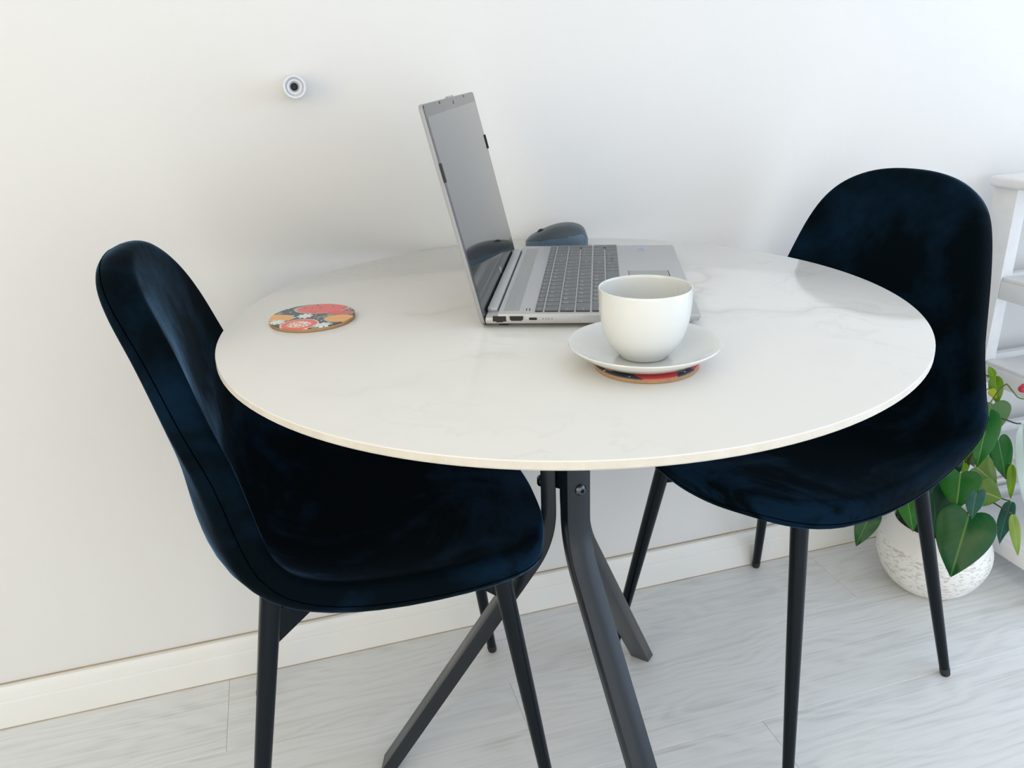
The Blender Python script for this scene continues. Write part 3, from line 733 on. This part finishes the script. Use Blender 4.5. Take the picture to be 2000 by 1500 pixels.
def leaf(B, T, wid, kind, name, fold=.18, droop=.16, narrow=False, twist=0.0):
    B = Vector(B) - Vector((PX, PY, 0)); T = Vector(T) - Vector((PX, PY, 0)); L = (T - B).length; yv = (T - B).normalized()
    view = (Vector((-.314, -1.277, 1.026)) - Vector((PX, PY, 0)) - B).normalized(); view = (view + Vector((0, 0, .35))).normalized()
    view = Matrix.Rotation(twist, 3, yv) @ view
    xv = yv.cross(view).normalized(); nv = xv.cross(yv).normalized()
    bm = bmesh.new(); uvl = bm.loops.layers.uv.new('UVMap'); out = NARROW if narrow else OUT; m = 5; rowsv = []; info = {}
    for i, (la, lo) in enumerate(out):
        mid = i / (len(out) - 1) if narrow else max(0.0, (i - 1) / (len(out) - 2)) ** 1.15
        row_ = []
        for j in range(-m, m + 1):
            f = abs(j) / m; lat = la * (j / m); lon = mid + (lo - mid) * f
            z = fold * abs(lat) * wid * (1.2 - lon) - droop * L * (lon - .15) ** 2 + .02 * L * math.sin(9 * lon + 2 * (j > 0)) * f
            z -= .55 * abs(lat) ** 2 * wid * (.5 + twist)
            v = bm.verts.new(B + xv * lat * wid + yv * lon * L + nv * z); info[v] = (lat + .5, lon); row_.append(v)
        rowsv.append(row_)
    for a, b in zip(rowsv, rowsv[1:]):
        for j in range(2 * m):
            q = [a[j], a[j + 1], b[j + 1], b[j]]
            try: f = bm.faces.new(q)
            except ValueError: continue
            for lp in f.loops: lp[uvl].uv = info[lp.vert]
    bmesh.ops.remove_doubles(bm, verts=bm.verts, dist=.00002)
    me = bpy.data.meshes.new(name); bm.to_mesh(me); bm.free(); me.materials.append(LEAF[kind])
    for f in me.polygons: f.use_smooth = True
    o = link(name, me, plant); sd = o.modifiers.new('thickness', 'SOLIDIFY'); sd.thickness = .0007; sd.offset = 0
    sb = o.modifiers.new('smooth', 'SUBSURF'); sb.levels = 1; sb.render_levels = 1
    return o
LEAVES = [
 ('A', .7797, -.33, .2552, .732, -.36, .1571, .0977, 0), ('B', .8093, -.27, .3041, .7708, -.31, .2625, .0727, 1), ('C', .8105, -.31, .2859, .7735, -.34, .2592, .0365, 2),
 ('D', .8516, -.28, .266, .8859, -.3, .2518, .0584, 3), ('E', .8822, -.24, .4094, .833, -.28, .3183, .0487, 4), ('F', .9337, -.2, .3933, .9325, -.22, .3423, .0602, 5),
 ('G', .9589, -.17, .4371, .9554, -.19, .3858, .0265, 6), ('H', .9554, -.17, .4365, .9393, -.17, .4587, .0147, 6), ('I', .9176, -.24, .3389, .9353, -.26, .2589, .0422, 4),
 ('J', .9387, -.26, .2942, .9309, -.28, .2308, .0163, 6), ('K', .865, -.25, .2975, .9052, -.27, .2611, .063, 3), ('L', .9096, -.3, .2417, .8545, -.33, .1858, .0322, 2),
 ('M', .881, -.33, .2385, .8819, -.36, .1635, .0185, 7), ('N', .6944, -.27, .2841, .7068, -.29, .211, .0404, 1), ('O', .6893, -.2, .2083, .6553, -.21, .1441, .0449, 0),
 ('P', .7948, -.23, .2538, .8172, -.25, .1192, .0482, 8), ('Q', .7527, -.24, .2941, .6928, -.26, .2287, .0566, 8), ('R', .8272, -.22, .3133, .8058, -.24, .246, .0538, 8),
 ('S', .8715, -.22, .3162, .91, -.23, .2869, .0445, 3), ('T', .9403, -.18, .4161, .951, -.19, .3993, .0156, 9), ('U', .9060, -.29, .3956, .9215, -.33, .2196, .0300, 10),
 ('V', .849, -.24, .303, .8365, -.25, .2888, .0134, 6), ('W', .9658, -.2, .2989, .9994, -.21, .2206, .03, 11)]
Z110 = Vector((0, 0, .115))
def stem(pts, r, mat, name='stem'):
    p_ = smooth_path([Vector(p) - Vector((PX, PY, 0)) if k else Vector(p) for k, p in enumerate(pts)], 18)
    return bm_obj(name, sweep_bm(p_, lambda k: circ(r * (1.15 - .3 * k / 18), 7)), mat, plant, True)
rnd = random.Random(3)
for (nm, bx_, by_, bz_, tx_, ty_, tz_, w_, kd) in LEAVES:
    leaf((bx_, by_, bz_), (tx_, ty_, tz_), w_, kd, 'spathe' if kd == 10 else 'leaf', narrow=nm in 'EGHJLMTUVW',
         fold=.30 if nm in 'CGHJL' else .16, droop=.22 if nm in 'LMB' else .12, twist={'C': .5, 'L': .6, 'F': -.3, 'D': .3}.get(nm, 0))
    a = rnd.uniform(0, 6.28); s0 = Vector((.03 * math.cos(a), .03 * math.sin(a), .12))
    B = Vector((bx_, by_, bz_)); w0 = s0 + Vector((PX, PY, 0)); mid = w0.lerp(B, .55) + Vector((0, .02, max(.02, (B.z - .12) * .35)))
    stem([s0, mid, B + Vector((0, .003, 0))], .0016, M['stem'] if kd in (3, 6, 9) else M['stem_dark'])
stem([Vector((.02, -.01, .12)), (.915, -.20, .36), (.9246, -.22, .440), (.9223, -.24, .4412), (.9285, -.25, .4296), (.9345, -.26, .4285), (.9400, -.262, .436)], .0014, M['stem'], 'flower_stem')
fb = bm_obj('flower_bud', lathe_bm([(0, -.004), (.005, -.002), (.0085, .005), (.0088, .012), (.006, .022), (.002, .030), (0, .031)], 20), M['red_spathe'], plant, True)
fb.location = (.9205 - PX, -.26 - PY, .4496); fb.rotation_euler = (R(10), R(80), 0)
